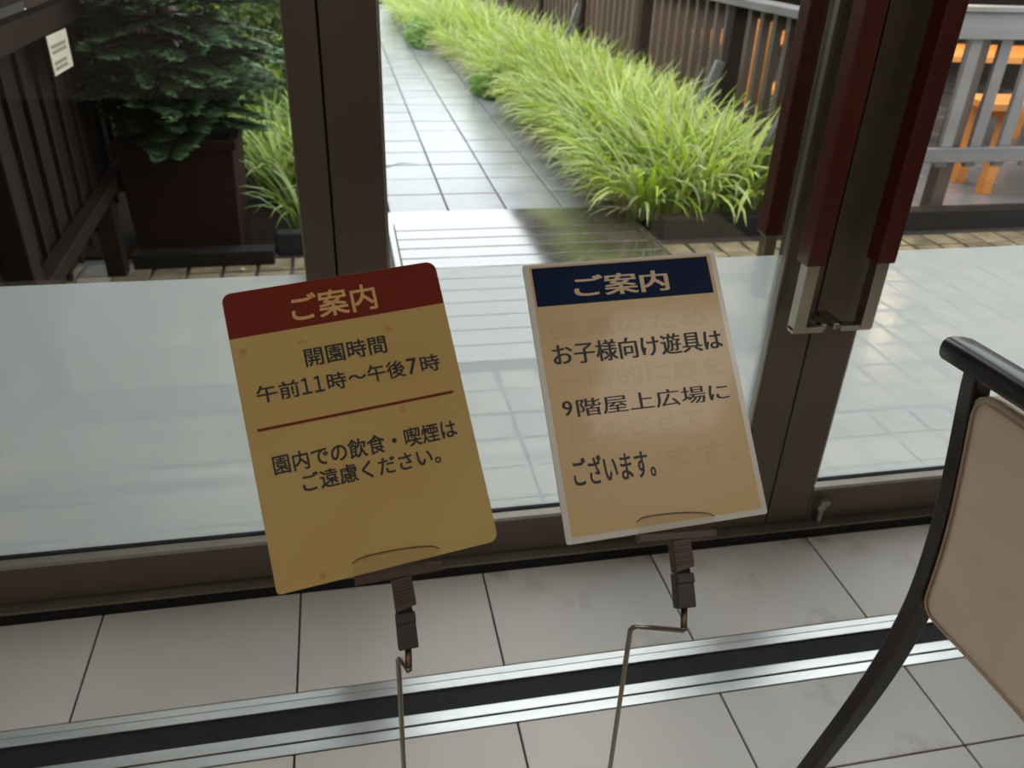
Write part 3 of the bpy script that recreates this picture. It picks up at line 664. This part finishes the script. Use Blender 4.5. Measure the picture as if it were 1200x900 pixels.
def clip_stand(SM, uc, tiltdeg, rod, bend_px, label, half=.041, v_top=.0145):
    """wire floor stand with a plastic clip that holds the sign's lower edge"""
    end = SM @ Vector((rod[0], .004, rod[1]))
    p2 = on_ray(bend_px[0], bend_px[1], end.z+.001)
    st = tag(empty('clip_stand', (p2.x, p2.y, 0)), label, 'stand')
    def part(mb, n, m, bevel=0, parent=None, rot=0.):
        o = mb.build(n, m, None, bevel); o.matrix_basis = SM @ Matrix.Translation((uc, 0, 0)) @ Matrix.Rotation(rot, 4, 'Y')
        return keep(o, st)
    r = math.radians(tiltdeg)
    arch = [(-half, -.004), (half, -.004), (half, v_top*.62)] + [(half*math.cos(math.pi*i/10)*.93, v_top*.72+v_top*.30*math.sin(math.pi*i/10)) for i in range(0, 11)] + [(-half, v_top*.62)]
    part(MB().prism(arch, (-.0030, -.0018), fr_), 'front_jaw', M['clearplastic'], 0, None, r)
    part(MB().tube([(a_, -.0031, b_) for a_, b_ in arch[2:]], .00045, 6), 'jaw_rim', M['clipbrown'], 0, None, r)
    part(MB().prism(arch, (.0040, .0052), fr_), 'back_jaw', M['clearplastic'], 0, None, r)
    part(MB().prism([(-half, -.0115), (half, -.0115), (half, -.0035), (-half, -.0035)], (-.0045, .0065), fr_), 'jaw_bar', M['clipbrown'], .001, None, r)
    nb = MB().prism([(-.0105, -.0420), (.0095, -.0385), (.0105, -.0115), (-.0085, -.0115)], (-.0060, .0080), fr_)
    for k in range(4): nb.prism([(-.0085, -.0350+k*.0058), (.0096, -.0342+k*.0058), (.0098, -.0315+k*.0058), (-.0083, -.0322+k*.0058)], (-.0074, -.0058), fr_)
    part(nb, 'neck', M['clipbrown'], .0006)
    part(MB().prism([(-.0085, -.0470), (.0050, -.0470), (.0050, -.0380), (-.0095, -.0400)], (-.0035, .0065), fr_), 'hinge', M['gasket'])
    sb = MB().prism([(-.0150, -.0755), (.0035, -.0765), (.0062, -.0455), (-.0115, -.0440)], (-.0065, .0085), fr_)
    sb.prism([(-.0120, -.0525), (.0060, -.0535), (.0066, -.0440), (-.0112, -.0425)], (-.0085, .0095), fr_)
    part(sb, 'sleeve', M['clipolive'], .0012)
    a = SM @ Vector((uc-.0055, .002, -.0740))
    keep(MB().tube([a, a.lerp(end, .8), end], .0032, 12).build('copper_stub', M['copper'], None, smooth=True), st)
    c = (p2-end).normalized(); L = (p2-end).length; rr = min(.006, L*.3)
    path = [end+Vector((0, 0, .004)), end, end+c*(L-rr), p2-c*rr*.4-Vector((0, 0, rr*.4)), p2-Vector((0, 0, rr)), Vector((p2.x, p2.y, .4)), Vector((p2.x, p2.y, .012))]
    keep(MB().tube(path, .0026, 10).build('wire_pole', M['wire'], None, smooth=True), st)
    ring = lambda q: [(p2.x+q*math.cos(2*math.pi*i/32), p2.y+q*math.sin(2*math.pi*i/32)) for i in range(32)]
    keep(MB().prism(ring(.10), (0, .012)).build('base_plate', M['base'], None, .003), st)
    return st
clip_stand(SL, .1110, 4.0, (.1016, -.0960), (466.5, 768), 'thin wire stand clipping the red headed board')
clip_stand(SR, .1135, 4.5, (.1037, -.0970), (739.5, 733), 'thin wire stand clipping the navy headed card')

# ------------------------------------------------------------------ chair
ch = tag(empty('dining_chair', (1.1, .65, 0)), 'dark wooden chair with cream upholstered back at the right edge', 'chair')
pts = [(.862, .935), (.866, .889), (.888, .762), (.906, .635), (.913, .508), (.908, .416), (.890, .308), (.855, .184), (.809, .051), (.792, 0.)]
def smooth_path(pp, n=4):
    out = []
    for i in range(len(pp)-1):
        p0, p1, p2, p3 = [Vector(pp[max(0, min(len(pp)-1, i+k))]) for k in (-1, 0, 1, 2)]
        for j in range(n):
            t = j/n; out.append(.5*((2*p1)+(p2-p0)*t+(2*p0-5*p1+4*p2-p3)*t*t+(3*p1-p0-3*p2+p3)*t**3))
    return out+[Vector(pp[-1])]
sp = smooth_path(pts)
YF, YN = .862, .365
for yy in (YF, YN):
    hl = []
    for p in sp: t = p.y/.93; hl.append((.0145, .0145+.0055*math.sin(math.pi*min(1, max(0, t)))))
    keep(MB().sweep([(p.x, yy, p.y) for p in sp], hl, (0, 1, 0)).build('rear_leg', M['espresso'], None, .004), ch)
# top rail: rounded bar, slightly hollowed
tr = MB(); ringn = 16; L = 14; vs = []
for i in range(L+1):
    t = i/L; yy = YF+.024+(YN-YF-.048)*t; bow = .016*math.sin(math.pi*t)
    for j in range(ringn):
        a = 2*math.pi*j/ringn; ca, sa = math.cos(a), math.sin(a)
        ex = .031*math.copysign(abs(ca)**.7, ca); ez = .0205*math.copysign(abs(sa)**.7, sa)
        vs.append((.836+bow+ex, yy, .942+ez-.18*ex))
tr.add(vs, [(i*ringn+j, i*ringn+(j+1) % ringn, (i+1)*ringn+(j+1) % ringn, (i+1)*ringn+j) for i in range(L) for j in range(ringn)] + [tuple(range(ringn))[::-1], tuple(range(L*ringn, (L+1)*ringn))])
keep(tr.build('top_rail', M['espresso'], None, .003, smooth=True), ch)
# upholstered back panel: swollen cushion between the posts
def xpost(z):
    for a, b in zip(sp, sp[1:]):
        if b.y <= z <= a.y: return b.x+(a.x-b.x)*(z-b.y)/(a.y-b.y+1e-9)
    return sp[0].x
NU, NV = 26, 26; zb0, zt0 = .462, .898; ya, yb = YF-.012, YN+.012
def panel_pt(u, v, side):
    # rounded-corner outline
    a, b = 2*u-1, 2*v-1; rr = .16
    ax, bx = abs(a), abs(b)
    if ax > 1-rr and bx > 1-rr:
        dx, dy = (ax-(1-rr))/rr, (bx-(1-rr))/rr; m = max(dx, dy); l = math.hypot(dx, dy)
        dx, dy = dx/l*m, dy/l*m; a, b = math.copysign(1-rr+rr*dx, a), math.copysign(1-rr+rr*dy, b)
    y = (ya+yb)/2+a*(yb-ya)/2; z = (zb0+zt0)/2+b*(zt0-zb0)/2
    e = (1-max(abs(2*u-1), 0)**6)*(1-abs(2*v-1)**6)
    return (xpost(z)+side*(.010+.012*e**.5)+.014*math.sin(math.pi*u), y, z)
pm_ = MB()
for side in (-1, 1):
    pm_.add([panel_pt(i/NU, j/NV, side) for j in range(NV+1) for i in range(NU+1)], [(j*(NU+1)+i, j*(NU+1)+i+1, (j+1)*(NU+1)+i+1, (j+1)*(NU+1)+i) for j in range(NV) for i in range(NU)])
per = [(i, 0) for i in range(NU)] + [(NU, j) for j in range(NV)] + [(NU-i, NV) for i in range(NU)] + [(0, NV-j) for j in range(NV)]
N1 = (NU+1)*(NV+1)
pm_.f += [(per[k][1]*(NU+1)+per[k][0], per[(k+1) % len(per)][1]*(NU+1)+per[(k+1) % len(per)][0], N1+per[(k+1) % len(per)][1]*(NU+1)+per[(k+1) % len(per)][0], N1+per[k][1]*(NU+1)+per[k][0]) for k in range(len(per))]
po = keep(pm_.build('back_panel', M['cream'], None, smooth=True), ch)
loop = [Vector(panel_pt(i/NU*.96+.02, j/NV*.96+.02, -1))-Vector((.002, 0, 0)) for i, j in per]
pp_ = MB().tube(loop+[loop[0]], .0021, 6).build('piping', M['piping'], None, smooth=True); pp_.parent = po
for yy in (YF, YN):
    keep(MB().sweep([(1.375, yy, 0), (1.36, yy, .452)], [(.014, .014), (.018, .018)], (0, 1, 0)).build('front_leg', M['espresso'], None, .003), ch)
keep(MB().box(.985, 1.345, YN-.012, YF+.012, .425, .452).build('seat_frame', M['espresso'], None, .004), ch)
keep(MB().box(.96, 1.40, YN-.02, YF+.02, .454, .50).build('seat', M['cream'], None, .018, segs=3), ch)
